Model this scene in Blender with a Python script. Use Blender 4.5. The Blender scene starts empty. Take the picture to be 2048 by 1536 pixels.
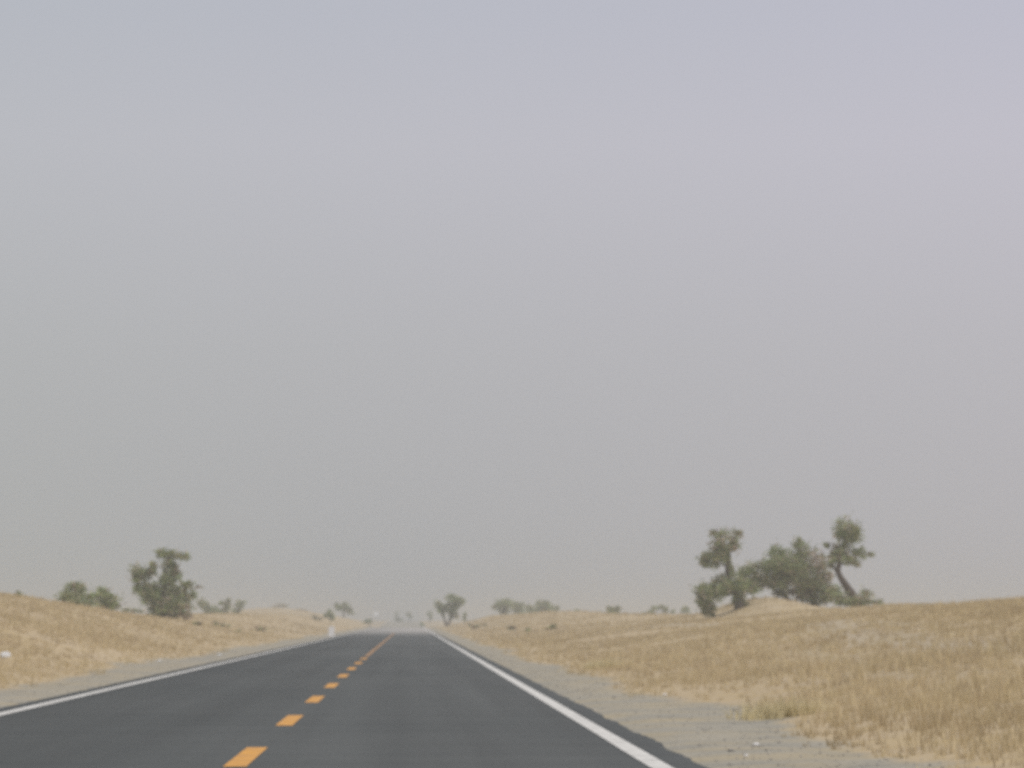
import bpy, math, random
import numpy as np
from mathutils import Vector

sc = bpy.context.scene
C = sc.collection
random.seed(7); rng = np.random.default_rng(7)

# ------------------------------------------------------------------ camera
F = 6300.0                                   # focal length in pixels of a 2048 px wide frame
PITCH = math.atan(472 / F)
YAW = math.atan(204 / F * math.cos(PITCH))
CAMZ = 1.2
cam_d = bpy.data.cameras.new("camera"); cam = bpy.data.objects.new("camera", cam_d); C.objects.link(cam)
cam.location = (0, 0, CAMZ)
cam.rotation_euler = (math.pi / 2 + PITCH, 0, -YAW)
cam_d.sensor_width = 36; cam_d.lens = F / 2048 * 36
cam_d.clip_start = 0.1; cam_d.clip_end = 12000
cam_d.dof.use_dof = True; cam_d.dof.focus_distance = 5.0; cam_d.dof.aperture_fstop = 16
sc.camera = cam

# ------------------------------------------------------------------ world and sun
SUN_EL, SUN_AZ = math.radians(52), math.radians(130)      # azimuth clockwise from +Y
w = bpy.data.worlds.new("World"); sc.world = w; w.use_nodes = True
nt = w.node_tree; N = nt.nodes; L = nt.links; N.clear()
out = N.new('ShaderNodeOutputWorld'); bg = N.new('ShaderNodeBackground'); bg.inputs[1].default_value = 0.1
sky = N.new('ShaderNodeTexSky'); sky.sky_type = 'NISHITA'; sky.sun_disc = False
sky.sun_elevation = SUN_EL; sky.sun_rotation = SUN_AZ; sky.dust_density = 10; sky.air_density = 1.0
tc = N.new('ShaderNodeTexCoord'); sep = N.new('ShaderNodeSeparateXYZ'); L.new(tc.outputs['Generated'], sep.inputs[0])
ramp = N.new('ShaderNodeValToRGB'); L.new(sep.outputs[2], ramp.inputs[0])
def v10(r, g, b): return (r * 10, g * 10, b * 10, 1)
R = ramp.color_ramp
stops = [(0.0, (.45, .45, .455)), (.03, (.48, .478, .49)), (.085, (.513, .511, .535)), (.15, (.56, .556, .61)), (.192, (.53, .54, .61)), (.45, (.58, .58, .64)), (1.0, (.70, .69, .69))]
R.elements[0].position = stops[0][0]; R.elements[0].color = (*stops[0][1], 1)
R.elements[1].position = stops[1][0]; R.elements[1].color = (*stops[1][1], 1)
for p_, c_ in stops[2:]:
    e = R.elements.new(p_); e.color = (*c_, 1)
# sky tint across the view: slightly greener and dimmer on the west side
mr = N.new('ShaderNodeMapRange'); mr.inputs[1].default_value = -0.14; mr.inputs[2].default_value = 0.20
L.new(sep.outputs[0], mr.inputs[0])
tint = N.new('ShaderNodeMixRGB'); L.new(mr.outputs[0], tint.inputs[0])
tint.inputs[1].default_value = (.915, .94, .915, 1); tint.inputs[2].default_value = (1.005, .99, 1.01, 1)
mul = N.new('ShaderNodeMixRGB'); mul.blend_type = 'MULTIPLY'; mul.inputs[0].default_value = 1
L.new(ramp.outputs[0], mul.inputs[1]); L.new(tint.outputs[0], mul.inputs[2])
x10 = N.new('ShaderNodeVectorMath'); x10.operation = 'SCALE'; x10.inputs['Scale'].default_value = 10.0; L.new(mul.outputs[0], x10.inputs[0])
mix = N.new('ShaderNodeMixRGB'); mix.inputs[0].default_value = 0.06
L.new(x10.outputs[0], mix.inputs[1]); L.new(sky.outputs[0], mix.inputs[2])
L.new(mix.outputs[0], bg.inputs[0]); L.new(bg.outputs[0], out.inputs[0])

sun_d = bpy.data.lights.new("sun", 'SUN'); sun_d.energy = 2.0; sun_d.angle = math.radians(20); sun_d.color = (1.0, .96, .90)
sun = bpy.data.objects.new("sun", sun_d); C.objects.link(sun)
sdir = Vector((math.sin(SUN_AZ) * math.cos(SUN_EL), math.cos(SUN_AZ) * math.cos(SUN_EL), math.sin(SUN_EL)))
sun.rotation_euler = sdir.to_track_quat('Z', 'Y').to_euler()

sc.view_settings.view_transform = 'Standard'; sc.view_settings.look = 'None'
sc.view_settings.exposure = 0.0; sc.view_settings.gamma = 1
sc.render.engine = 'CYCLES'
sc.cycles.max_bounces = 6; sc.cycles.diffuse_bounces = 3; sc.cycles.volume_bounces = 2
sc.cycles.use_denoising = False
sc.cycles.pixel_filter_type = 'BLACKMAN_HARRIS'; sc.cycles.filter_width = 1.8

# ------------------------------------------------------------------ helpers: survey of the photograph
def ray(px, py):
    x = (px - 1024) / F; y = -(py - 768) / F
    dy = math.cos(PITCH) - y * math.sin(PITCH); dz = math.sin(PITCH) + y * math.cos(PITCH)
    c, s = math.cos(YAW), math.sin(YAW)
    return (x * c + dy * s, dy * c - x * s, dz)
def at(px, py, d):
    r = ray(px, py); k = d / r[1]
    return (r[0] * k, d, CAMZ + r[2] * k)
def proj(X, Y, Z):
    c, s = math.cos(YAW), math.sin(YAW)
    x = X * c - Y * s; h = Y * c + X * s; z = Z - CAMZ
    f = h * math.cos(PITCH) + z * math.sin(PITCH); u = z * math.cos(PITCH) - h * math.sin(PITCH)
    return 1024 + F * x / f, 768 - F * u / f

# ------------------------------------------------------------------ terrain height
CREST = [(0,1195,120),(60,1199,130),(120,1209,144),(180,1219,160),(240,1228,176),(290,1234,190),(335,1241,204),(400,1238,240),(470,1233,280),(520,1233,310),
(575,1233,360),(640,1243,380),(700,1250,400),
(500,1232,560),(540,1216,600),(570,1219,620),(610,1222,600),(640,1229,560),(670,1235,540),(700,1239,520),(735,1246,500),
(2040,1206,100),(1980,1210,115),(1900,1216,130),(1820,1215,150),(1750,1214,168),(1650,1217,182),(1590,1206,190),(1545,1190,190),(1505,1202,189),(1470,1226,186),(1420,1240,182),(1380,1234,205),
(1340,1232,230),(1270,1230,250),(1200,1231,265),(1100,1230,285),(1050,1230,300),(1000,1233,325),(960,1237,360),(930,1243,400),(890,1249,440)]
LAND = [(-40,150,1.2),(-60,250,.8),(-30,200,.7),(-32,260,.6),(-28,330,.5),(-22,440,.7),(-66,600,1.2),(-50,430,.6),(-45,520,.8),(-40,800,.3),(-20,760,.2),(-90,60,2),(-45,90,2.3),(-22,60,2.6),(-22,25,2.6),(-22,0,2.6),(-11,40,1.5),(-10.5,90,.95),(-10.5,130,.7),(-10.5,170,.6),(-10.5,230,.6),(-10.5,300,.5),(-9,0,.6),(-9.5,380,.35),
(-8.4,40,.4),(-8.4,90,.3),(-8.4,160,.22),
(19,60,2.2),(17,25,1.9),(17,0,1.9),(30,60,2.8),(40,110,2.4),(60,150,1.8),(45,185,1.6),(35,230,1.0),(30,290,.8),(26,360,.6),(22,450,.5),(20,600,.3),(80,300,1),(80,60,2.6),(60,500,.8),
(7,20,.45),(8,35,.55),(9,50,.7),(10,75,.8),(10,100,.8),(10,140,.7),(10,170,.6),(9,200,.6),(8.5,240,.55),(8,290,.6),(6.5,340,.5),(6,400,.45),(14,120,1.05),(15,150,1.15),(14,60,1.3),
(15,330,1.45),(18,320,1.45),(17,400,.9),(12,420,.9),
(-3,700,-.6),(10,720,-.3),(-12,660,.1),(14,640,.1),(5,1000,.5),(-60,1000,.6),(60,1000,.8),(-150,400,1),(150,400,1.2),(-150,900,1),(150,900,1),(-150,0,2),(150,0,2)]
for y in list(range(-30, 120, 15)) + list(range(120, 521, 25)):
    for x in (-7.2, -6, -1.5, 2.6, 3.9 if y > 30 else 4.3): LAND.append((x, float(y), 0.0))
P = np.array([at(*r) for r in CREST] + LAND)
def warp(X, Y): return X / (1 + np.maximum(Y, 0) / 250.), 45 * np.log1p(np.maximum(Y + 30, 0) / 60.)
def kern(r2): return np.sqrt(r2 + 4.0)
pu, pv = warp(P[:, 0], P[:, 1]); npt = len(P)
A_ = kern((pu[:, None] - pu) ** 2 + (pv[:, None] - pv) ** 2) - np.eye(npt) * 0.03
B_ = np.block([[A_, np.ones((npt, 1))], [np.ones((1, npt)), np.zeros((1, 1))]])
wt = np.linalg.solve(B_, np.append(P[:, 2], 0.))
def sstep(a, b, x):
    t = np.clip((x - a) / (b - a), 0, 1); return t * t * (3 - 2 * t)
def noise2(X, Y, s, seed=0):                                   # value noise
    X = np.asarray(X, float) / s; Y = np.asarray(Y, float) / s
    xi = np.floor(X).astype(np.int64); yi = np.floor(Y).astype(np.int64); fx = X - xi; fy = Y - yi
    fx = fx * fx * (3 - 2 * fx); fy = fy * fy * (3 - 2 * fy)
    def h(a, b):
        n = (a * 374761393 + b * 668265263 + seed * 1442695041) & 0x7fffffff
        n = ((n ^ (n >> 13)) * 1274126177) & 0x7fffffff
        return ((n ^ (n >> 16)) & 0xffff) / 65535.0
    return (h(xi, yi) * (1 - fx) + h(xi + 1, yi) * fx) * (1 - fy) + (h(xi, yi + 1) * (1 - fx) + h(xi + 1, yi + 1) * fx) * fy
def ground(X, Y):
    X = np.asarray(X, float); Y = np.asarray(Y, float)
    u, v = warp(np.clip(X, -260, 260), np.clip(Y, -30, 1500))
    z = np.full(X.shape, wt[-1])
    for i in range(npt): z = z + wt[i] * kern((u - pu[i]) ** 2 + (v - pv[i]) ** 2)
    off = np.where(X < -1.5, -6.2 - X, X - 3.2)
    m = sstep(0, 1.8, off)
    side = sstep(150, 260, abs(X)); z = z * (1 - side) + 1.5 * side
    road = -1.0 * sstep(480, 640, Y) * (1 - sstep(700, 860, Y)) + .3 * sstep(760, 900, Y)
    far = sstep(1000, 1600, np.hypot(X, Y)); z = z * (1 - far) + .8 * far
    rough = (noise2(X, Y, 3.1, 1) - .5) * .10 + (noise2(X, Y, 9.0, 2) - .5) * .16
    z = z + rough * sstep(1.0, 6.0, off)
    m = np.maximum(m, sstep(640, 800, Y))
    return z * m + road * (1 - m)
def gz(x, y): return float(ground(np.array([x]), np.array([y]))[0])
_Yg = np.exp(np.linspace(math.log(18), math.log(900), 1500))
def hit(px, py):                                               # where the line of sight meets the ground
    r = ray(px, py); X = r[0] / r[1] * _Yg; Z = CAMZ + r[2] / r[1] * _Yg
    g = ground(X, _Yg); k = int(np.argmax(g > Z))
    return float(X[k]), float(_Yg[k]), float(g[k])

# ------------------------------------------------------------------ materials
def mat(name, rough=.9, spec=.2):
    m = bpy.data.materials.new(name); m.use_nodes = True
    b = m.node_tree.nodes['Principled BSDF']; b.inputs['Roughness'].default_value = rough
    b.inputs['Specular IOR Level'].default_value = spec
    return m, m.node_tree.nodes, m.node_tree.links, b
def noise_node(n, l, scale, detail=4, vec=None, rough=.55):
    t = n.new('ShaderNodeTexNoise'); t.inputs['Scale'].default_value = scale; t.inputs['Detail'].default_value = detail
    t.inputs['Roughness'].default_value = rough
    if vec is not None: l.new(vec, t.inputs['Vector'])
    return t.outputs['Fac']
def ramp_node(n, l, fac, stops):
    r = n.new('ShaderNodeValToRGB'); l.new(fac, r.inputs[0]); e = r.color_ramp.elements
    for i, (p, c) in enumerate(stops):
        q = e[i] if i < 2 else e.new(p)
        q.position = p; q.color = (c, c, c, 1) if isinstance(c, (int, float)) else (*c, 1)
    return r.outputs[0]
def mixc(n, l, fac, a, b, mode='MIX'):
    m = n.new('ShaderNodeMixRGB'); m.blend_type = mode
    for i, s in ((0, fac), (1, a), (2, b)):
        if hasattr(s, 'is_linked'): l.new(s, m.inputs[i])
        elif isinstance(s, (int, float)): m.inputs[i].default_value = s if i == 0 else (s, s, s, 1)
        else: m.inputs[i].default_value = (*s, 1)
    return m.outputs[0]
def mathn(n, l, op, a, b=0.0, c=None):
    m = n.new('ShaderNodeMath'); m.operation = op
    for i, s in ((0, a), (1, b), (2, c)):
        if s is None: continue
        if hasattr(s, 'is_linked'): l.new(s, m.inputs[i])
        else: m.inputs[i].default_value = s
    return m.outputs[0]
def position(n, scale=(1, 1, 1)):
    return n.new('ShaderNodeNewGeometry').outputs['Position']
def mapped(n, l, vec, scale):
    m = n.new('ShaderNodeMapping'); m.inputs['Scale'].default_value = scale; l.new(vec, m.inputs[0]); return m.outputs[0]

SAND = (.47, .38, .255); SAND2 = (.43, .345, .235); STRAW = (.47, .365, .20); GRAVEL = (.33, .31, .262)
# ground
mg, n, l, b = mat("sand_and_gravel", .95, .1)
pos = position(n); sx = n.new('ShaderNodeSeparateXYZ'); l.new(pos, sx.inputs[0])
edge_n = noise_node(n, l, .25, 4, pos); edge_f = noise_node(n, l, 2.2, 3, pos)
sand = mixc(n, l, ramp_node(n, l, noise_node(n, l, .12, 5, pos), [(.3, 0), (.7, 1)]), SAND, SAND2)
sand = mixc(n, l, ramp_node(n, l, noise_node(n, l, .9, 4, pos), [(.42, 0), (.7, .75)]), sand, STRAW)
gb = ramp_node(n, l, noise_node(n, l, 1.1, 5, pos), [(.3, (.26, .25, .22)), (.5, GRAVEL), (.75, (.39, .355, .285))])
gfine = ramp_node(n, l, noise_node(n, l, 26, 3, pos), [(.25, .72), (.75, 1.22)])
grav = mixc(n, l, 1.0, gb, gfine, 'MULTIPLY')
yel = ramp_node(n, l, noise_node(n, l, .7, 4, pos), [(.45, 0), (.7, .55)])
grav = mixc(n, l, yel, grav, (.43, .345, .20))
att = n.new('ShaderNodeAttribute'); att.attribute_name = 'verge'
e1 = mathn(n, l, 'MULTIPLY_ADD', edge_n, 1.6, -.8)
e2 = mathn(n, l, 'MULTIPLY_ADD', edge_f, .8, -.4)
g0 = mathn(n, l, 'ADD', mathn(n, l, 'ADD', att.outputs['Fac'], e1), e2)
gmask = ramp_node(n, l, mathn(n, l, 'MULTIPLY_ADD', g0, .5, .5), [(.45, 1), (.62, 0)])
col = mixc(n, l, gmask, sand, grav)
att2 = n.new('ShaderNodeAttribute'); att2.attribute_name = 'bare'
col = mixc(n, l, att2.outputs['Fac'], col, (.40, .355, .285))
l.new(col, b.inputs['Base Color'])
bp = n.new('ShaderNodeBump'); bp.inputs['Strength'].default_value = .5; bp.inputs['Distance'].default_value = .03
l.new(noise_node(n, l, 14, 5, pos), bp.inputs['Height']); l.new(bp.outputs[0], b.inputs['Normal'])
# asphalt
ma, n, l, b = mat("asphalt", .8, .25)
pos = position(n)
base = ramp_node(n, l, noise_node(n, l, 1.0, 5, mapped(n, l, pos, (.16, .06, 1))), [(.3, (.063, .070, .070)), (.7, (.082, .088, .087))])
band = ramp_node(n, l, noise_node(n, l, 1.0, 4, mapped(n, l, pos, (.12, .9, 1))), [(.35, .92), (.65, 1.05)])
lane = ramp_node(n, l, noise_node(n, l, 1.0, 3, mapped(n, l, pos, (1.1, .015, 1))), [(.35, .88), (.65, 1.12)])
fine = ramp_node(n, l, noise_node(n, l, 45, 3, pos), [(.3, .82), (.7, 1.18)])
c_ = mixc(n, l, 1.0, mixc(n, l, 1.0, mixc(n, l, 1.0, base, band, 'MULTIPLY'), lane, 'MULTIPLY'), fine, 'MULTIPLY')
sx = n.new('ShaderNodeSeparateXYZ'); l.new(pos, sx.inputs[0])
mirage_n = mathn(n, l, 'MULTIPLY_ADD', noise_node(n, l, 1.0, 4, mapped(n, l, pos, (.35, .04, 1))), 60.0, -30.0)
dust = n.new('ShaderNodeMapRange'); dust.inputs[1].default_value = 235; dust.inputs[2].default_value = 345  # far road pales: the mirage's sky reflection is painted into the asphalt colour
l.new(mathn(n, l, 'ADD', sx.outputs[1], mirage_n), dust.inputs[0])
c_ = mixc(n, l, dust.outputs[0], c_, (.36, .34, .32))  # mirage's sky reflection painted as paler far asphalt
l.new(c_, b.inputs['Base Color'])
# markings
def paint(name, c, c2, lo=.35, hi=.6):
    m, n, l, b = mat(name, .7, .3); pos = position(n)
    col = mixc(n, l, ramp_node(n, l, noise_node(n, l, 3.0, 6, pos), [(lo, 1), (hi, 0)]), c, c2)
    col = mixc(n, l, ramp_node(n, l, noise_node(n, l, 40, 3, pos), [(.3, .35), (.45, 0)]), col, c2)
    l.new(col, b.inputs['Base Color']); return m
m_white = paint("white_road_paint", (.70, .69, .66), (.46, .45, .43))
m_yellow = paint("yellow_road_paint", (.66, .33, .06), (.52, .27, .08))
m_yellow_worn = paint("worn_yellow_road_paint", (.50, .265, .10), (.25, .16, .09), .3, .75)
# vegetation: colour carried per blade / leaf (its own colour)
def attr_mat(name, rough=.85, trans=0.0):
    m, n, l, b = mat(name, rough, .12)
    a = n.new('ShaderNodeAttribute'); a.attribute_name = 'tone'; l.new(a.outputs['Color'], b.inputs['Base Color'])
    if trans:
        t = n.new('ShaderNodeBsdfTranslucent'); l.new(a.outputs['Color'], t.inputs[0])
        mx = n.new('ShaderNodeMixShader'); mx.inputs[0].default_value = trans
        l.new(b.outputs[0], mx.inputs[1]); l.new(t.outputs[0], mx.inputs[2])
        l.new(mx.outputs[0], n['Material Output'].inputs[0])
    return m
m_grass = attr_mat("dry_grass", .9, .25); m_leaf = attr_mat("poplar_leaves", .8, .35); m_stone = attr_mat("gravel_stones", .9)
m_bark, n, l, b = mat("grey_bark", .95, .1)
l.new(ramp_node(n, l, noise_node(n, l, 1.0, 5, mapped(n, l, position(n), (9, 9, 2))), [(.3, (.055, .045, .04)), (.7, (.12, .098, .085))]), b.inputs['Base Color'])
m_twig, n, l, b = mat("bare_twigs", .95, .1)
l.new(ramp_node(n, l, noise_node(n, l, 6, 2, position(n)), [(.3, (.13, .10, .085)), (.7, (.21, .165, .14))]), b.inputs['Base Color'])
m_stonewhite, n, l, b = mat("whitewashed_concrete", .7, .3)
l.new(ramp_node(n, l, noise_node(n, l, 5, 5, position(n)), [(.3, (.66, .65, .64)), (.6, (.82, .81, .82))]), b.inputs['Base Color'])
m_sign, n, l, b = mat("white_sign_sheet", .4, .4)
l.new(ramp_node(n, l, noise_node(n, l, 3, 3, position(n)), [(.3, (.70, .73, .76)), (.6, (.84, .86, .88))]), b.inputs['Base Color'])
m_metal, n, l, b = mat("galvanised_steel", .5, .5)
l.new(ramp_node(n, l, noise_node(n, l, 12, 3, position(n)), [(.3, (.38, .38, .38)), (.7, (.5, .5, .5))]), b.inputs['Base Color'])
m_bag, n, l, b = mat("white_plastic", .35, .5)
l.new(ramp_node(n, l, noise_node(n, l, 20, 3, position(n)), [(.3, (.68, .71, .75)), (.7, (.88, .89, .91))]), b.inputs['Base Color'])

# ------------------------------------------------------------------ mesh helpers
def mesh_obj(name, V, Fc, material, parent=None, loc=None, tone=None, smooth=False, nper=None):
    me = bpy.data.meshes.new(name)
    V = np.asarray(V, np.float32)
    if isinstance(Fc, np.ndarray):
        k = Fc.shape[1]
        me.vertices.add(len(V)); me.vertices.foreach_set('co', V.ravel())
        me.loops.add(Fc.size); me.loops.foreach_set('vertex_index', Fc.ravel().astype(np.int32))
        me.polygons.add(len(Fc)); me.polygons.foreach_set('loop_start', np.arange(0, Fc.size, k, dtype=np.int32))
        me.update(calc_edges=True)
    else:
        me.from_pydata([tuple(map(float, v)) for v in V], [], Fc)
    if tone is not None:
        a = me.color_attributes.new('tone', 'FLOAT_COLOR', 'POINT')
        a.data.foreach_set('color', np.hstack([tone, np.ones((len(tone), 1))]).astype(np.float32).ravel())
    if smooth: me.polygons.foreach_set('use_smooth', [True] * len(me.polygons))
    me.materials.append(material)
    o = bpy.data.objects.new(name, me); C.objects.link(o)
    if parent is not None: o.parent = parent
    if loc is not None: o.location = loc
    return o
def thing(name, label, cat, loc, group=None):
    o = bpy.data.objects.new(name, None); C.objects.link(o); o.location = loc
    o.empty_display_size = .3
    o['label'] = label; o['category'] = cat
    if group: o['group'] = group
    return o
def tag(o, label, cat, group=None):
    o['label'] = label; o['category'] = cat
    if group: o['group'] = group
    return o

# ------------------------------------------------------------------ the ground sheet
def grid_axis(parts):
    a = np.concatenate([np.arange(s, e, st) for s, e, st in parts]); return np.append(a, parts[-1][1])
xs = grid_axis([(-2400, -600, 200), (-600, -200, 40), (-200, -60, 7), (-60, -24, 1.5), (-24, -8, .5), (-8, -5.0, .2), (-5, 2, 1.0), (2, 5, .2), (5, 24, .5), (24, 60, 1.5), (60, 200, 7), (200, 600, 40), (600, 2400, 200)])
ys = [-150., -100, -60, -30]
y = -20.0
while y < 2400: ys.append(y); y += max(.9, y * .009) if y < 700 else max(6, y * .03)
ys.append(2400.); ys = np.array(ys)
GX, GY = np.meshgrid(xs, ys); GZ = ground(GX, GY) - .035 * (1 - sstep(0, .6, np.where(GX < -1.5, -5.55 - GX, GX - 2.4)))
V = np.stack([GX, GY, GZ], -1).reshape(-1, 3)
nx, ny = len(xs), len(ys)
I = (np.arange(ny - 1)[:, None] * nx + np.arange(nx - 1)).reshape(-1)
Fq = np.stack([I, I + 1, I + nx + 1, I + nx], 1)
go = mesh_obj('desert_ground', V, Fq, mg, smooth=True); go['kind'] = 'structure'
def verge_off(X, Y):                # metres beyond the foot of the grass: negative on the gravel shoulder
    xr = 3.62 + 1.0 * np.exp(-((Y - 39) / 12.0) ** 2) + .25 * np.sin(Y * .11) + .2 * np.sin(Y * .31 + 1)
    return np.where(X < -1.5, -7.15 + .2 * np.sin(Y * .13) - X, X - xr)
TRACKS = [([(1640, 1246), (1695, 1268), (1803, 1281), (1884, 1291), (1952, 1298), (2060, 1296)], .8, .5), ([(1700, 1249), (1760, 1247), (1810, 1252)], .6, .5),
          ([(1235, 1262), (1290, 1256), (1345, 1250), (1420, 1253)], 1.0, .5), ([(1600, 1300), (1700, 1320), (1800, 1345), (1900, 1350)], .5, .3)]
TW = [([hit(*q)[:2] for q in pl], wd, st) for pl, wd, st in TRACKS]
def bare(X, Y):
    out = np.zeros(X.shape)
    for pl, wd, st in TW:
        for (x0, y0), (x1, y1) in zip(pl[:-1], pl[1:]):
            dx, dy = x1 - x0, y1 - y0; t = np.clip(((X - x0) * dx + (Y - y0) * dy) / (dx * dx + dy * dy + 1e-9), 0, 1)
            # ruts run across the slope: distance measured with the long axis along the road
            d = np.hypot(X - x0 - t * dx, (Y - y0 - t * dy) * .35)
            out = np.maximum(out, st * (1 - sstep(wd * .5, wd * 1.4, d + (noise2(X, Y, 1.3, 5) - .5) * .8)))
    return out
me = go.data
a = me.attributes.new('verge', 'FLOAT', 'POINT'); a.data.foreach_set('value', np.where(np.abs(V[:, 1]) < 2500, verge_off(V[:, 0], V[:, 1]), 1).astype(np.float32))
bare_v = bare(V[:, 0], V[:, 1])
a = me.attributes.new('bare', 'FLOAT', 'POINT'); a.data.foreach_set('value', bare_v.astype(np.float32))

# ------------------------------------------------------------------ the road with its markings
def strip(name, x0, x1, y0, y1, z, material, parent=None, wob=0.0, step=4.0, thick=0.0):
    yy = np.arange(y0, y1, step); yy = np.append(yy, y1)
    rz = -1.0 * sstep(480, 640, yy) * (1 - sstep(700, 860, yy)) + .3 * sstep(760, 900, yy)
    w0 = (noise2(yy * 0, yy, 1.7, 3) * .5 + noise2(yy * 0, yy, .4, 6) * .5 - .5) * wob; w1 = (noise2(yy * 0 + 9, yy, 1.7, 4) * .5 + noise2(yy * 0, yy, .4, 8) * .5 - .5) * wob
    A = np.stack([x0 + w0, yy, z + rz], 1); Bv = np.stack([x1 + w1, yy, z + rz], 1)
    k = len(yy)
    if thick:
        A2 = A - np.array([.05, 0, thick]); B2 = Bv + np.array([.05, 0, -thick])
        VV = np.concatenate([A2, A, Bv, B2]); cols = 4
    else: VV = np.concatenate([A, Bv]); cols = 2
    fc = []
    for c in range(cols - 1):
        i = np.arange(k - 1) + c * k; fc.append(np.stack([i, i + k, i + k + 1, i + 1], 1))
    return mesh_obj(name, VV, np.concatenate(fc), material, parent)
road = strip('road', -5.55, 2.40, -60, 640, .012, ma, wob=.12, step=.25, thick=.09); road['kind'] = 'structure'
XL, XC, XR = -5.17, -1.42, 2.03
strip('edge_line', XL - .085, XL + .085, -60, 640, .016, m_white, road, wob=.015)
strip('edge_line', XR - .09, XR + .09, -60, 640, .016, m_white, road, wob=.015)
dash = None
DASH_Y = [7532 / (1512 - 1240) + i * 9.95 for i in range(-5, 8)]
for yc in DASH_Y:
    if dash is None:
        dash = strip('centre_dash', XC - .095, XC + .095, -1.95, 1.95, .016, m_yellow, road, wob=.01, step=.5); dash.location.y = yc
    else:
        o = dash.copy(); C.objects.link(o); o.parent = road; o.location.y = yc
strip('centre_line', XC - .068, XC + .068, 103, 290, .016, m_yellow_worn, road, wob=.03, step=1.0)

# ------------------------------------------------------------------ dry grass (nobody could count it)
def blades(X, Y, Z, h, wd, lean, tone, nb):
    n0 = len(X); idx = np.repeat(np.arange(n0), nb); m = len(idx)
    ang = rng.uniform(0, 2 * np.pi, m); rad = rng.uniform(0, 1, m) ** .7 * h[idx] * .38
    bx = X[idx] + np.cos(ang) * rad; by = Y[idx] + np.sin(ang) * rad; bz = Z[idx] - .02
    hh = h[idx] * rng.uniform(.5, 1.1, m); ln = hh * lean * rng.uniform(.1, 1, m)
    tx = bx + np.cos(ang) * ln; ty = by + np.sin(ang) * ln; tz = bz + hh
    o = rng.uniform(0, np.pi, m); ww = wd[idx] * rng.uniform(.6, 1.2, m) * .5
    ox, oy = np.cos(o) * ww, np.sin(o) * ww
    VV = np.stack([np.stack([bx - ox, by - oy, bz], 1), np.stack([bx + ox, by + oy, bz], 1), np.stack([tx + ox * .3, ty + oy * .3, tz], 1)], 1).reshape(-1, 3)
    T = tone[idx] * rng.uniform(.86, 1.12, (m, 1)); T = np.repeat(T, 3, 0)
    return VV, np.arange(m * 3).reshape(-1, 3), T
def scatter(x0, x1, y0, y1, dens):
    k = int((x1 - x0) * (y1 - y0) * dens); X = rng.uniform(x0, x1, k); Y = rng.uniform(y0, y1, k)
    px = 820 + X / Y * F
    keep = (verge_off(X, Y) + (noise2(X, Y, 1.2, 7) - .5) * .9 > 0) & (px > -700) & (px < 2750)
    return X[keep], Y[keep]
GRS = []
PAL = np.array([[.60, .50, .32], [.56, .46, .305], [.63, .53, .35], [.53, .43, .29], [.57, .44, .25]])
for (y0, y1, dens, hs, ws, nb) in [(16, 45, 26, 1.0, .016, 9), (45, 80, 17, 1.0, .020, 8), (80, 130, 9, 1.0, .028, 7), (130, 210, 4.5, .95, .042, 6), (210, 340, 1.6, .9, .07, 5), (340, 480, .5, .9, .10, 5)]:
    for (x0, x1) in ((-7 - .14 * y1 - 4, -6.8), (3.3, .22 * y1 + 6)):
        X, Y = scatter(x0, x1, y0, y1, dens)
        pat = noise2(X, Y * .5, 2.6, 11); pat2 = noise2(X, Y * .4, 8.0, 12)
        keep = (rng.uniform(0, 1, len(X)) < np.clip(.25 + 1.3 * (pat * .6 + pat2 * .4), 0, 1)) & (rng.uniform(0, 1, len(X)) > bare(X, Y) * 1.1)
        X, Y, pat, pat2 = X[keep], Y[keep], pat[keep], pat2[keep]
        vo = verge_off(X, Y)
        near_edge = np.exp(-(np.maximum(vo, 0) / 1.3) ** 2)
        keep = rng.uniform(0, 1, len(X)) > near_edge * .55; X, Y, pat, pat2, vo, near_edge = (q_[keep] for q_ in (X, Y, pat, pat2, vo, near_edge))
        Z = ground(X, Y)
        cl = noise2(X, Y * .6, .55, 31)
        h = hs * (.05 + .15 * pat * (1 - .5 * near_edge) + .10 * cl) * rng.uniform(.6, 1.3, len(X))
        ci = rng.integers(0, 4, len(X)); tn = PAL[ci] * (.82 + .14 * pat2[:, None] + .20 * cl[:, None]) * np.array([.955, .955, .925])
        tn = tn * (1 - near_edge[:, None] * .35) + (PAL[0] * 1.02)[None] * near_edge[:, None] * .35
        br = noise2(X, Y * .5, 1.7, 21)
        tn = np.where((br > .78)[:, None], tn * np.array([.86, .84, .82]), tn)
        GRS.append(blades(X, Y, Z, h, np.full(len(X), ws), .55, tn, nb))
off_ = 0; VV = []; FF = []; TT = []
for v, f, t in GRS: VV.append(v); FF.append(f + off_); TT.append(t); off_ += len(v)
gr = mesh_obj('grass', np.concatenate(VV), np.concatenate(FF), m_grass, tone=np.concatenate(TT)); gr['kind'] = 'stuff'
tag(gr, 'dry straw coloured grass covering the low dunes on both sides of the road', 'grass')

# clumps of paler, taller grass standing at the foot of the slope
def grass_clump(label, px, py, wpx, hpx):
    x, y, z = hit(px, py); s = y / F
    nn = 60; X = x + rng.normal(0, wpx * s * .34, nn); Y = y + rng.normal(0, wpx * s * .34, nn); Z = ground(X, Y)
    h = np.full(nn, hpx * s) * rng.uniform(.6, 1.1, nn)
    v, f, t = blades(X - x, Y - y, Z - z, h, np.full(nn, .022), .6, np.tile([.67, .585, .37], (nn, 1)), 12)
    tag(mesh_obj('grass_clump', v, f, m_grass, loc=(x, y, z), tone=t), label, 'grass clump', 'pale grass clumps beside the gravel shoulder')
grass_clump('broad pale yellow grass clump spilling onto the right gravel shoulder', 1550, 1436, 110, 46)
grass_clump('small yellow green grass clump beside the shoulder, farther up the road', 1205, 1338, 60, 24)

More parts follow.
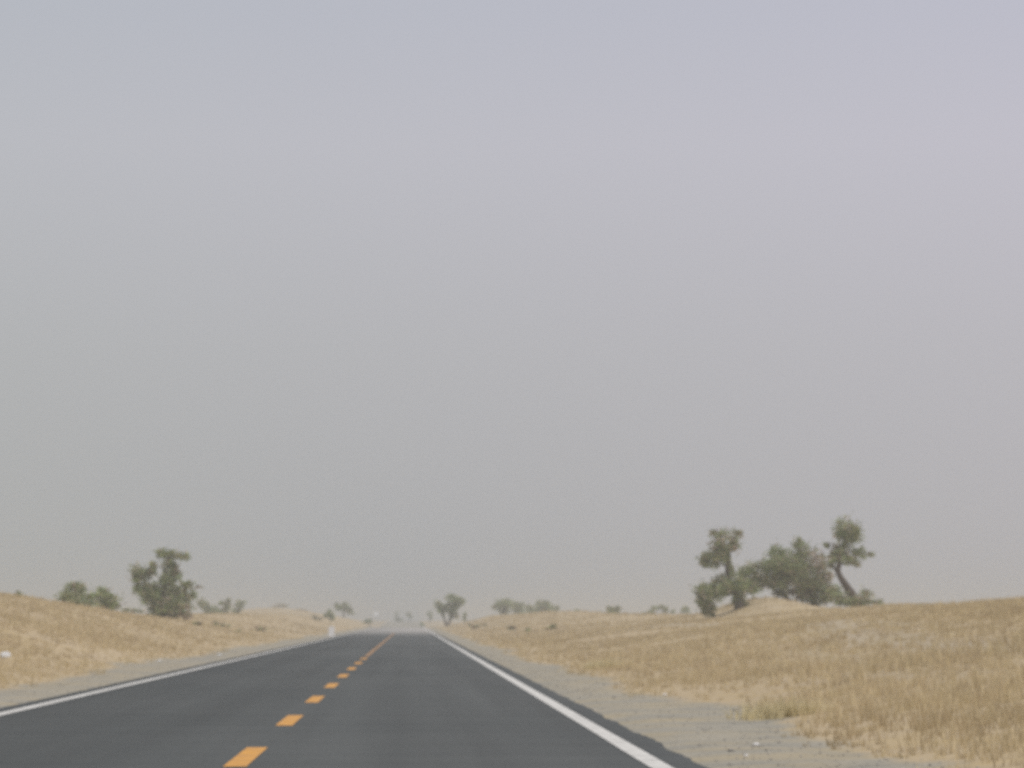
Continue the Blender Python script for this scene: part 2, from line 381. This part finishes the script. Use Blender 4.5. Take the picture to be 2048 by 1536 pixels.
# gravel
k = 3500
sd = rng.uniform(0, 1, k) < .35
Y = 16 + 110 * rng.uniform(0, 1, k) ** 1.8
X = np.where(sd, rng.uniform(-7.3, -5.7, k), rng.uniform(2.55, 5.2, k))
kp = verge_off(X, Y) < .3; X, Y = X[kp], Y[kp]; k = len(X); Z = ground(X, Y)
s = rng.uniform(.006, .017, k) * (1 + (rng.uniform(0, 1, k) > .985) * 1.2)
octa = np.array([[1, 0, 0], [0, 1, 0], [-1, 0, 0], [0, -1, 0], [0, 0, .8], [0, 0, -.5]], float)
VVs = octa[None] * s[:, None, None] * rng.uniform(.6, 1.3, (k, 6, 1)) + np.stack([X, Y, Z + s * .3], 1)[:, None]
fo = np.array([[0, 1, 4], [1, 2, 4], [2, 3, 4], [3, 0, 4], [1, 0, 5], [2, 1, 5], [3, 2, 5], [0, 3, 5]])
tn = np.repeat(rng.uniform(.24, .42, (k, 1)) * np.array([[1, .95, .88]]), 6, 0)
gv = mesh_obj('gravel', VVs.reshape(-1, 3), (fo[None] + (np.arange(k) * 6)[:, None, None]).reshape(-1, 3), m_stone, tone=tn)
gv['kind'] = 'stuff'; tag(gv, 'loose grey gravel scattered along both road shoulders', 'gravel')

# ------------------------------------------------------------------ trees and bushes
def tube(V, Fc, pts, radii, sides=6):
    pts = [np.array(p, float) for p in pts]; base = len(V)
    for i, p in enumerate(pts):
        d = pts[min(i + 1, len(pts) - 1)] - pts[max(i - 1, 0)]; d /= (np.linalg.norm(d) + 1e-9)
        u = np.cross(d, [0.3, 1, 0.1]); u /= (np.linalg.norm(u) + 1e-9); v = np.cross(d, u)
        for k in range(sides):
            a = 2 * math.pi * k / sides; V.append(p + (u * math.cos(a) + v * math.sin(a)) * radii[i] * random.uniform(.85, 1.15))
    for i in range(len(pts) - 1):
        for k in range(sides):
            a = base + i * sides + k; b = base + i * sides + (k + 1) % sides
            Fc.append((a, b, b + sides, a + sides))
    Fc.append(tuple(base + (len(pts) - 1) * sides + k for k in range(sides)))
def smooth_path(p, q, bend, n=5):
    p, q = np.array(p), np.array(q); L_ = np.linalg.norm(q - p); o = np.array([random.uniform(-1, 1), random.uniform(-1, 1), random.uniform(.1, .8)]) * bend * L_
    return [p + (q - p) * t + o * math.sin(math.pi * t) + np.array([random.uniform(-1, 1) for _ in range(3)]) * L_ * .03 * (0 < t < 1) for t in np.linspace(0, 1, n)]
GREEN = np.array([.28, .35, .155]); OLIVE = np.array([.365, .39, .20]); DEEP = np.array([.205, .26, .13]); DRY = np.array([.45, .36, .285])
def tree(name, label, cat, base, d, clumps, stems=(), leaf=.10, group=None, dens=1.0, dry=.12, crown='crown', trunk='trunk', trunk_w=None, twigs=True, fill=1.08, bark=None, limbs=3):
    """clumps: (px, py, rx, ry[, density, dry share]); stems: (points, width at start, width at end) in photo pixels, all at distance d"""
    S = d / F
    bx, by, _ = at(base[0], base[1], d); bz = gz(bx, by)
    e = thing(name, label, cat, (bx, by, bz), group); O = np.array([bx, by, bz])
    # clump centres in world space with their own depth
    cs = []
    for c in clumps:
        px, py, rx, ry = c[:4]; q = c[4] if len(c) > 4 else 1.0; dr = c[5] if len(c) > 5 else dry
        dep = random.uniform(-.6, .6) * rx * S
        P0 = np.array(at(px, py, d + dep)) - O; rx *= fill; ry *= fill; cs.append((P0, rx * S, ry * S, max(rx, ry) * S, q, dr))
    TV, TF = [], []
    tips = []
    if not stems:
        top = min(c[1] for c in clumps); mid = [c for c in clumps]
        stems = [([(base[0], base[1]), (base[0] + random.uniform(-2, 2), (base[1] * 2 + top) / 3)], trunk_w or max(2.0, (base[1] - top) * .07), 1.5)]
    for pts, w0, w1 in stems:
        W = [np.array(at(px, py, d)) - O for px, py in pts]
        if pts[0][1] >= base[1] - 4: W[0][2] = min(W[0][2], float(gz(W[0][0] + bx, by)) - bz) - .12
        W = [w_ + np.array([0, random.uniform(-1, 1) * w0 * S * .6 * (i > 0), 0]) for i, w_ in enumerate(W)]
        D = []                                           # resample so that the stem bends
        for i in range(len(W) - 1):
            for t in (0, .5): D.append(W[i] * (1 - t) + W[i + 1] * t + np.array([random.uniform(-1, 1), random.uniform(-1, 1), 0]) * w0 * S * .12 * (t > 0))
        D.append(W[-1])
        rr = [S * .4 * (w0 + (w1 - w0) * (i / (len(D) - 1)) ** .8) for i in range(len(D))]; rr[0] *= 1.25
        tube(TV, TF, D, rr); tips += [(D[i], rr[i]) for i in range(1, len(D))]
    for P0, rx, rz, ryy, q, dr in cs:                    # limbs reach every clump
        tp, tr = min(tips, key=lambda t: np.linalg.norm(t[0] - P0) + (0.6 * max(0, t[0][2] - P0[2])))
        pth = smooth_path(tp, P0 + np.array([0, 0, rz * .3]), .12)
        r0 = max(min(tr * .5, S * 1.6), S * .5); tube(TV, TF, pth, list(np.linspace(r0, S * .35, len(pth))), 5)
        for _ in range(limbs):
            e_ = P0 + np.array([random.uniform(-1, 1) * rx, random.uniform(-1, 1) * ryy, random.uniform(-.6, 1) * rz]) * .9
            tube(TV, TF, smooth_path(pth[-2], e_, .15, 4), list(np.linspace(r0 * .5, S * .22, 4)), 4)
    mesh_obj(trunk, TV, TF, bark or m_bark, e, smooth=False)
    LV, LT, KV = [], [], []
    for P0, rx, rz, ryy, q, dr in cs:
        area = math.pi * rx * rz; nl = min(int(dens * q * 7.5 * area / (leaf * leaf)), 7000) + 20
        ns = max(4, int(5 + 9 * math.sqrt(area) / (leaf * 6)))
        dirs = rng.normal(0, 1, (ns, 3)); dirs /= np.linalg.norm(dirs, axis=1)[:, None]
        sub = dirs * (rng.uniform(.15, 1, (ns, 1)) ** .5) * .86
        sr = rng.uniform(.22, .46, ns)
        subt = rng.uniform(0, 1, ns); subl = rng.uniform(0, 1, ns)
        k = rng.integers(0, ns, nl)
        p = sub[k] + rng.normal(0, 1, (nl, 3)) * sr[k][:, None] * .72
        p = P0 + p * np.array([rx, ryy, rz])
        base_t = GREEN + (OLIVE - GREEN) * subt[k][:, None]
        base_t = np.where((rng.uniform(0, 1, nl) < .3)[:, None], DEEP, base_t)
        isdry = rng.uniform(0, 1, nl) < np.clip(dr + (subt[k] > .75) * dr * 1.5, 0, 1)
        base_t = np.where(isdry[:, None], DRY, base_t) * rng.uniform(.75, 1.25, (nl, 1)) * (.80 + .40 * subl[k])[:, None]
        a1 = rng.normal(0, 1, (nl, 3)); a1 /= np.linalg.norm(a1, axis=1)[:, None]
        a2 = np.cross(a1, rng.normal(0, 1, (nl, 3))); a2 /= np.linalg.norm(a2, axis=1)[:, None]
        ss = leaf * rng.uniform(.55, 1.3, (nl, 1)) * .6
        LV.append(np.stack([p - a1 * ss, p - a2 * ss * .8, p + a1 * ss, p + a2 * ss * .8], 1).reshape(-1, 3)); LT.append(np.repeat(base_t, 4, 0))
        # bare twigs poking out
        kt = int(nl * (.012 + .05 * dr)) if twigs else 0
        if kt:
            dd = rng.normal(0, 1, (kt, 3)); dd[:, 2] = abs(dd[:, 2]) * .8; dd /= np.linalg.norm(dd, axis=1)[:, None]
            s0 = P0 + dd * np.array([rx, ryy, rz]) * rng.uniform(.3, .9, (kt, 1)); s1 = s0 + (dd + rng.normal(0, .35, (kt, 3))) * np.minimum(.38, .45 * (rx + rz)) * rng.uniform(.5, 1.3, (kt, 1))
            sd_ = np.cross(dd, rng.normal(0, 1, (kt, 3))); sd_ /= np.linalg.norm(sd_, axis=1)[:, None]; sd_ *= leaf * .14
            KV.append(np.stack([s0 - sd_, s0 + sd_, s1], 1).reshape(-1, 3))
    lv = np.concatenate(LV); mesh_obj(crown, lv, np.arange(len(lv)).reshape(-1, 4), m_leaf, e, tone=np.concatenate(LT))
    if KV:
        kv = np.concatenate(KV); mesh_obj('twig_sprays', kv, np.arange(len(kv)).reshape(-1, 3), m_twig, e)
    return e

G1 = 'poplars in the group on the right dune'
tree('poplar_tree', 'tall gnarled tree with a drooping second stem, leftmost of the right dune group', 'tree', (1478, 1219), 187,
     [(1452, 1080, 27, 25, .75, .35), (1430, 1066, 10, 8, .7, .3), (1475, 1067, 11, 9, .7, .3), (1466, 1092, 13, 12, .8, .4), (1425, 1118, 26, 18), (1410, 1124, 12, 10), (1446, 1112, 14, 16, .9), (1457, 1130, 10, 16, .7),
      (1475, 1170, 28, 20, .9), (1441, 1160, 18, 12, .6, .3), (1419, 1188, 31, 20, .9, .15), (1400, 1195, 14, 12, .7), (1416, 1212, 17, 14, .9, .2), (1455, 1178, 18, 14, .8), (1492, 1180, 16, 16, .8), (1476, 1198, 16, 12, .7), (1430, 1172, 16, 12, .7), (1490, 1209, 16, 9, .8, .4), (1418, 1226, 13, 10, .8, .3), (1408, 1204, 13, 12, .8), (1440, 1190, 14, 8, .6), (1505, 1178, 14, 12, .8), (1462, 1148, 14, 12, .6), (1436, 1098, 16, 12, .6, .4), (1404, 1176, 10, 12, .7)],
     [([(1480, 1221), (1476, 1195), (1459, 1163), (1454, 1134), (1459, 1105), (1463, 1082)], 24, 5), ([(1484, 1219), (1458, 1231), (1426, 1237), (1415, 1215), (1413, 1190)], 9, 5)], leaf=.12, group=G1)
tree('poplar_tree', 'wide dense dark crowned tree in the middle of the right dune group', 'tree', (1632, 1215), 193,
     [(1576, 1127, 44, 30), (1600, 1098, 19, 18, .9), (1598, 1081, 6, 8, .9), (1556, 1108, 19, 14, .9), (1630, 1125, 22, 28, .7, .6), (1520, 1138, 28, 17), (1495, 1147, 24, 16, .9), (1511, 1167, 26, 15), (1553, 1162, 33, 18, 1, .2),
      (1606, 1160, 36, 24, 1, .2), (1639, 1181, 26, 24), (1598, 1188, 26, 13, .8, .6), (1650, 1158, 14, 15, .8, .5), (1618, 1196, 16, 14, .9), (1652, 1200, 16, 10, .9), (1565, 1185, 18, 10, .9, .5), (1590, 1142, 34, 22, .8), (1566, 1140, 30, 24, .8), (1545, 1128, 16, 12, .7), (1612, 1182, 20, 20, .9), (1657, 1184, 16, 16, .8), (1485, 1168, 14, 14, .7), (1645, 1145, 12, 16, .6, .5)],
     [([(1632, 1218), (1626, 1185), (1611, 1150), (1600, 1110)], 22, 5), ([(1596, 1214), (1572, 1196), (1538, 1172), (1512, 1150)], 12, 4)], leaf=.12, group=G1)
tree('poplar_tree', 'leaning dark trunked tree with a round top tuft, right side of the dune group', 'tree', (1718, 1206), 190,
     [(1693, 1059, 28, 21, .9), (1696, 1079, 24, 14, .8, .2), (1680, 1066, 14, 12, .8), (1652, 1089, 8, 7, .6), (1684, 1114, 27, 15, .8, .25), (1704, 1118, 20, 12, .8), (1722, 1106, 16, 12, .8), (1740, 1109, 9, 6, .55), (1663, 1124, 12, 13, .8, .3), (1713, 1131, 12, 6, .3, .4), (1673, 1097, 10, 10, .5, .3), (1705, 1070, 16, 16, .7), (1690, 1096, 14, 10, .6), (1672, 1112, 12, 12, .7)],
     [([(1722, 1208), (1700, 1186), (1684, 1161), (1673, 1141), (1675, 1115), (1683, 1096), (1693, 1074)], 26, 5), ([(1676, 1146), (1664, 1130)], 9, 5)], leaf=.12, group=G1)
tree('scrub_bush', 'low spreading green bush at the foot of the leaning tree', 'bush', (1705, 1212), 184,
     [(1699, 1202, 28, 11), (1731, 1192, 20, 14, .7, .25), (1755, 1206, 14, 7, .6, .25), (1672, 1190, 18, 18, .9, .2), (1722, 1205, 26, 8)], leaf=.12, crown='foliage', trunk='stem', trunk_w=4)
tree('poplar_tree', 'bushy many lobed green tree standing alone on the left dune', 'tree', (331, 1242), 203,
     [(326, 1108, 17, 12), (343, 1112, 12, 10), (364, 1113, 15, 11, .9), (339, 1133, 16, 14), (287, 1148, 22, 18), (306, 1136, 9, 16), (272, 1157, 9, 9, .9), (342, 1161, 24, 20), (283, 1180, 15, 13), (322, 1186, 36, 20), (375, 1170, 15, 10, .9, .2), (377, 1192, 15, 16, .9, .25),
      (342, 1213, 40, 16, 1, .3), (303, 1206, 18, 13, .9), (332, 1230, 26, 12, 1, .35), (369, 1231, 20, 9, .6, .6), (399, 1174, 7, 3, .35, .5), (350, 1142, 12, 10), (302, 1176, 14, 12, .8), (355, 1190, 20, 18, .9), (300, 1190, 20, 14, .9), (318, 1222, 22, 14, .9), (356, 1222, 22, 14, .8, .4), (272, 1170, 8, 12, .7)],
     [([(331, 1244), (328, 1205), (330, 1160), (336, 1115)], 15, 4), ([(331, 1225), (300, 1190), (286, 1152)], 8, 3), ([(333, 1215), (362, 1195), (376, 1168)], 8, 3)], leaf=.13, dry=.14)
G2 = 'bushes behind the crest of the left dune'
tree('round_bush', 'rounded green bush behind the left crest, larger and farther left of its pair', 'bush', (155, 1224), 186,
     [(151, 1181, 24, 14), (156, 1194, 32, 15), (134, 1201, 15, 8), (165, 1208, 26, 10), (150, 1170, 12, 6, .8)], leaf=.12, group=G2, crown='foliage', trunk='stem')
tree('round_bush', 'rounded green bush behind left crest, the nearer the lone tree of its pair', 'bush', (212, 1228), 192,
     [(206, 1187, 20, 11), (217, 1199, 25, 13), (204, 1210, 15, 10), (228, 1212, 16, 9)], leaf=.12, group=G2, crown='foliage', trunk='stem')
tree('round_bush', 'tiny dark bush peeping over the left crest near the photo edge', 'bush', (35, 1200), 175,
     [(36, 1190, 9, 6), (28, 1194, 8, 4, .7)], leaf=.11, group=G2, crown='foliage', trunk='stem')
tree('round_bush', 'thin low strip of bush between the round bush and lone left tree', 'bush', (258, 1232), 320,
     [(252, 1220, 9, 4), (268, 1221, 11, 4), (286, 1222, 8, 3, .7)], leaf=.16, group=G2, crown='foliage', trunk='stem')
G3 = 'hazy trees beyond the left dune'
tree('small_tree', 'hazy slanting shrub tree just right of the lone left tree', 'tree', (420, 1236), 450,
     [(404, 1205, 10, 8), (409, 1212, 11, 8), (418, 1219, 16, 8), (430, 1223, 14, 7)], leaf=.2, group=G3)
tree('small_tree', 'hazy fork topped small tree, middle one beyond the left dune', 'tree', (451, 1236), 480,
     [(442, 1207, 6, 5), (456, 1203, 6, 8), (452, 1213, 11, 9), (449, 1223, 13, 8)], leaf=.2, group=G3)
tree('small_tree', 'hazy upright small tree, the last one before the far dune', 'tree', (474, 1236), 490,
     [(484, 1204, 9, 5, .8), (478, 1213, 9, 8), (473, 1223, 9, 8)], leaf=.2, group=G3)
G4 = 'low scrub on the left slope'
def scrub(label, px, py, clumps, group, leaf=.14, cat='bush', dens=.42):
    x, y, z = hit(px, py); tree('scrub_bush', label, cat, (px, py), y, clumps, leaf=leaf, group=group, crown='foliage', trunk='stem', trunk_w=.8, dens=dens, dry=.5, bark=m_twig, limbs=0)
scrub('dark twiggy scrub at the right foot of the lone left tree', 396, 1252, [(395, 1246, 6, 5), (401, 1248, 4, 3)], G4)
scrub('wide sparse faded scrub patch right of the lone left tree', 442, 1255, [(436, 1248, 14, 6, .5, .4), (450, 1250, 10, 5, .6, .4)], G4)
scrub('rounded olive scrub bush on the sandy slope left of the white marker stone', 524, 1264, [(523, 1256, 14, 7, .8), (517, 1259, 9, 5, .8)], G4)
scrub('very small scrub tuft left of the rounded olive scrub bush', 479, 1266, [(479, 1262, 6, 3, .6, .4)], G4)
G5 = 'shrubs on the far hazy dune'
tree('dune_shrub', 'faint shrub crowning the peak of the far left dune', 'shrub', (558, 1218), 600, [(561, 1211, 13, 4, .55, .6), (548, 1215, 9, 3, .5, .6)], leaf=.22, group=G5, crown='foliage', trunk='stem', trunk_w=2)
tree('dune_shrub', 'faint shrub on the right shoulder of the far left dune', 'shrub', (598, 1226), 600, [(596, 1221, 16, 3, .5, .5), (610, 1223, 9, 3, .5, .5)], leaf=.22, group=G5, crown='foliage', trunk='stem', trunk_w=2)
tree('dune_shrub', 'brownish shrub low on the far dune, left of the dark bush', 'shrub', (632, 1243), 470, [(630, 1235, 8, 7, .55, .4), (640, 1238, 7, 4, .5, .5)], leaf=.2, group=G5, crown='foliage', trunk='stem', trunk_w=2)
tree('round_bush', 'dark grey green bush beneath the small far tree above the marker stone', 'bush', (660, 1244), 480, [(659, 1228, 9, 8), (664, 1236, 6, 7), (653, 1232, 7, 5, .7)], leaf=.2, crown='foliage', trunk='stem')
tree('small_tree', 'hazy flat crowned tree above and right of the white marker stone', 'tree', (688, 1243), 600,
     [(674, 1211, 6, 6), (681, 1217, 11, 6), (692, 1212, 9, 8), (699, 1221, 9, 6), (704, 1227, 5, 3, .8)], [([(688, 1243), (687, 1232), (687, 1218)], 5, 3)], leaf=.22)
tree('round_bush', 'small hazy bush left of the road where it fades out', 'bush', (738, 1249), 520, [(738, 1242, 8, 4), (732, 1244, 6, 3, .7)], leaf=.2, crown='foliage', trunk='stem', trunk_w=2)
G6 = 'ghostly trees at the end of the road'
tree('small_tree', 'ghostly pale tree leftmost above the vanishing road', 'tree', (795, 1246), 980, [(793, 1231, 4, 8, .6), (796, 1239, 8, 4, .8), (801, 1240, 5, 3, .8)], leaf=.3, group=G6, twigs=False)
tree('small_tree', 'ghostly thin tree directly above the centre of the vanishing road', 'tree', (819, 1246), 900, [(818, 1229, 5, 5, .8), (822, 1234, 5, 3, .6)], leaf=.3, group=G6, twigs=False)
tree('small_tree', 'ghostly tree just left of the forked roadside tree', 'tree', (859, 1248), 880, [(858, 1226, 7, 6, .8), (861, 1235, 6, 6, .6)], leaf=.3, group=G6, twigs=False)
tree('round_bush', 'tiny hazy bush on the right verge at the road end', 'bush', (844, 1253), 500, [(844, 1249, 4, 3)], leaf=.18, crown='foliage', trunk='stem', trunk_w=1.5)
tree('small_tree', 'forked tree with two leafy arms right of the road end', 'tree', (894, 1247), 430,
     [(877, 1210, 9, 9), (883, 1219, 9, 8, .9), (903, 1197, 12, 8), (920, 1203, 10, 9), (909, 1209, 12, 9), (906, 1221, 9, 8), (902, 1231, 6, 7, .8), (890, 1213, 6, 6, .8), (912, 1232, 7, 5, .5, .4), (897, 1212, 9, 8, .8), (887, 1228, 5, 6, .8), (898, 1224, 6, 6, .7)],
     [([(894, 1248), (888, 1236), (882, 1222), (878, 1212)], 6, 3), ([(895, 1244), (902, 1230), (910, 1214)], 6, 3)], leaf=.19)
tree('round_bush', 'little bush close to the right of the forked roadside tree', 'bush', (930, 1246), 440, [(930, 1230, 4, 5, .8), (929, 1238, 4, 4, .6)], leaf=.19, crown='foliage', trunk='stem', trunk_w=1.5)
G7 = 'dark scrub on the right slope'
scrub('darkest scrub bush on the right slope, nearest the forked tree', 946, 1259, [(945, 1252, 10, 5, 1.1), (952, 1254, 7, 4)], G7, .17)
scrub('pale scrub bush hugging the right side of the darkest scrub', 967, 1254, [(967, 1249, 7, 4, .7, .3)], G7, .17)
scrub('scrub bush below the wide far tree on the right slope', 1025, 1261, [(1025, 1255, 9, 5), (1018, 1257, 5, 3)], G7, .16)
scrub('faintest low scrub tuft on the right slope, between two darker bushes', 1055, 1263, [(1055, 1259, 7, 3, .6, .4)], G7, .16)
scrub('greyish scrub bush on the right slope, farthest from the road', 1107, 1261, [(1107, 1254, 10, 5, .9, .3), (1098, 1257, 7, 3, .7)], G7, .16)
G8 = 'hazy tree row along the right horizon'
tree('small_tree', 'hazy wide tree at the left end of the right tree row', 'tree', (1008, 1238), 520,
     [(1005, 1206, 16, 9), (994, 1214, 10, 7, .8), (1014, 1213, 13, 9), (1008, 1223, 12, 6, .9)], [([(1008, 1238), (1009, 1224), (1006, 1212)], 5, 3)], leaf=.21, group=G8)
tree('small_tree', 'hazy rounded tree pressed against the row end tree', 'tree', (1038, 1238), 530, [(1036, 1212, 13, 9), (1040, 1221, 14, 8)], leaf=.21, group=G8)
tree('small_tree', 'narrow hazy shrub tree filling the gap in the row', 'tree', (1062, 1238), 545, [(1060, 1215, 9, 8, .9), (1063, 1223, 10, 6)], leaf=.21, group=G8)
tree('small_tree', 'broad hazy tree at the right end of the right tree row', 'tree', (1090, 1240), 540, [(1086, 1208, 15, 8), (1092, 1217, 22, 9), (1111, 1218, 7, 8), (1080, 1222, 14, 6)], leaf=.21, group=G8)
tree('round_bush', 'low grey bush just past the tree row, peeping over sand', 'bush', (1158, 1236), 560, [(1152, 1222, 9, 4, .9), (1165, 1224, 9, 3, .9)], leaf=.21, crown='foliage', trunk='stem')
tree('round_bush', 'blocky green bush alone on the middle of right crest', 'bush', (1227, 1237), 400, [(1225, 1223, 14, 8), (1235, 1216, 7, 6), (1218, 1217, 7, 4, .8)], leaf=.18, crown='foliage', trunk='stem')
G9 = 'arching scrub left of the big dune group'
tree('small_tree', 'arching hazy scrub tree with a gap beneath its crown', 'tree', (1303, 1238), 480, [(1294, 1227, 11, 4), (1303, 1223, 9, 5), (1311, 1217, 10, 4), (1324, 1215, 10, 5), (1331, 1221, 7, 6)], leaf=.2, group=G9)
tree('round_bush', 'small bush tucked right of the arching scrub tree', 'bush', (1346, 1238), 480, [(1345, 1223, 6, 4)], leaf=.2, group=G9, crown='foliage', trunk='stem')
tree('round_bush', 'roundish hazy bush closest to the big dune group', 'bush', (1371, 1238), 460, [(1370, 1220, 9, 7, .9)], leaf=.2, group=G9, crown='foliage', trunk='stem')
tree('round_bush', 'lone tiny weed on the bare stretch of right crest', 'weed', (1840, 1218), 150, [(1840, 1212, 3.5, 5, .8)], leaf=.07, crown='foliage', trunk='stem', trunk_w=1)

# ------------------------------------------------------------------ white marker stone on the left shoulder
x, y, _ = at(663, 1271, 236); z = gz(x, y)
e = thing('marker_stone', 'white kilometre stone with rounded top on the left shoulder', 'marker stone', (x, y, z))
def slab(w_, h_, t_, arch=True, z0=0.0, seg=10):
    pr = [(-w_ / 2, z0), (w_ / 2, z0)]
    if arch:
        hs = h_ - w_ / 2 * .7
        pr += [(w_ / 2 * math.cos(a), z0 + hs + w_ / 2 * .7 * math.sin(a)) for a in np.linspace(0, math.pi, seg)]
    else: pr += [(w_ / 2, z0 + h_), (-w_ / 2, z0 + h_)]
    k = len(pr); V = [(p, -t_ / 2, q) for p, q in pr] + [(p, t_ / 2, q) for p, q in pr]
    return V, [tuple(range(k)), tuple(range(2 * k - 1, k - 1, -1))] + [(i, i + k, (i + 1) % k + k, (i + 1) % k) for i in range(k)]
def bev(o, w_=.012):
    m = o.modifiers.new('bevel', 'BEVEL'); m.width = w_; m.segments = 2; return o
v, f = slab(.46, .70, .16, True, .05); bev(mesh_obj('slab', v, f, m_stonewhite, e))
v, f = slab(.48, .09, .24, False, -.05); bev(mesh_obj('plinth', v, f, m_stonewhite, e))
# ------------------------------------------------------------------ faint white sign far down the road
x, y, _ = at(752, 1240, 500); z = gz(x, y)
e = thing('road_sign', 'faint round white sign far down the left verge, almost lost in dust', 'road sign', (x, y, z))
TV, TF = [], []; tube(TV, TF, [(0, 0, -.2), (0, 0, 1.2), (0, 0, 2.55)], [.035, .035, .03], 8); mesh_obj('pole', TV, TF, m_metal, e)
k = 24; V = [(.38 * math.cos(a), yy, 2.2 + .38 * math.sin(a)) for yy in (-.055, -.04) for a in np.linspace(0, 2 * math.pi, k, endpoint=False)]
mesh_obj('sign_plate', V, [tuple(range(k)), tuple(range(2 * k - 1, k - 1, -1))] + [(i, i + k, (i + 1) % k + k, (i + 1) % k) for i in range(k)], m_sign, e)
# ------------------------------------------------------------------ litter and pale stones
def crumple(r, flat, seed, amp=.35):
    import bmesh
    bm = bmesh.new(); bmesh.ops.create_icosphere(bm, subdivisions=3, radius=r); q = random.Random(seed)
    ph = [[q.uniform(2, 7) for _ in range(3)] + [q.uniform(0, 6.28)] for _ in range(7)]
    for vtx in bm.verts:
        c = vtx.co / r; s = 1 + amp * sum(abs(math.sin(a * c.x + b_ * c.y + g * c.z + p_)) - .6 for a, b_, g, p_ in ph) / 3
        vtx.co = vtx.co * s; vtx.co.x *= 1.25; vtx.co.z *= flat; vtx.co.z += r * flat * .55
    V = [tuple(v.co) for v in bm.verts]; Fc = [tuple(x.index for x in f.verts) for f in bm.faces]; bm.free(); return V, Fc
def litter(name, label, cat, px, py, rpx, flat, material, seed, group=None, amp=.35):
    x, y, z = hit(px, py); v, f = crumple(rpx * y / F, flat, seed, amp)
    o = mesh_obj(name, v, f, material, loc=(x, y, z + .01)); tag(o, label, cat, group); return o
b_ = litter('plastic_bag', 'crumpled white plastic bag caught in the dry grass near the left edge', 'plastic bag', 10, 1325, 7, .75, m_bag, 3, None, .9)
b_.location.z += .12
litter('paper_scrap', 'tiny white scrap on left shoulder, farther up the road', 'litter', 439, 1311, 3.5, .4, m_bag, 5, 'white scraps on the left shoulder')
litter('paper_scrap', 'tiny white scrap on left shoulder below the lone tree', 'litter', 318, 1323, 3.5, .4, m_bag, 6, 'white scraps on the left shoulder')
litter('pale_stone', 'pale stone on the right gravel, upper of the close pair', 'stone', 1512, 1493, 5, .6, m_stonewhite, 8, 'pale stones on the right shoulder', .2)
litter('pale_stone', 'pale stone on the right gravel, lower of the close pair', 'stone', 1492, 1515, 4, .6, m_stonewhite, 9, 'pale stones on the right shoulder', .2)
litter('pale_stone', 'pale stone alone at the foot of the grass, farthest up the shoulder', 'stone', 1330, 1392, 4, .5, m_stonewhite, 10, 'pale stones on the right shoulder', .2)

# ------------------------------------------------------------------ dust haze round the whole scene
HX, Hy0, Hy1, Hz0, Hz1 = 2500, -250, 2500, -2.2, 9.2
V = [(sx_, sy_, sz_) for sz_ in (Hz0, Hz1) for sx_, sy_ in ((-HX, Hy0), (HX, Hy0), (HX, Hy1), (-HX, Hy1))]
mh = bpy.data.materials.new('dust_haze'); mh.use_nodes = True; n = mh.node_tree.nodes; l = mh.node_tree.links
n.remove(n['Principled BSDF']); pv_ = n.new('ShaderNodeVolumePrincipled')
pv_.inputs['Color'].default_value = (.715, .73, .725, 1); pv_.inputs['Density'].default_value = .00112; pv_.inputs['Anisotropy'].default_value = 0.2
l.new(pv_.outputs[0], n['Material Output'].inputs['Volume'])
hz = mesh_obj('haze', V, [(0, 3, 2, 1), (4, 5, 6, 7), (0, 1, 5, 4), (1, 2, 6, 5), (2, 3, 7, 6), (3, 0, 4, 7)], mh)
hz['kind'] = 'stuff'; tag(hz, 'grey dust haze hanging over the desert road', 'haze')
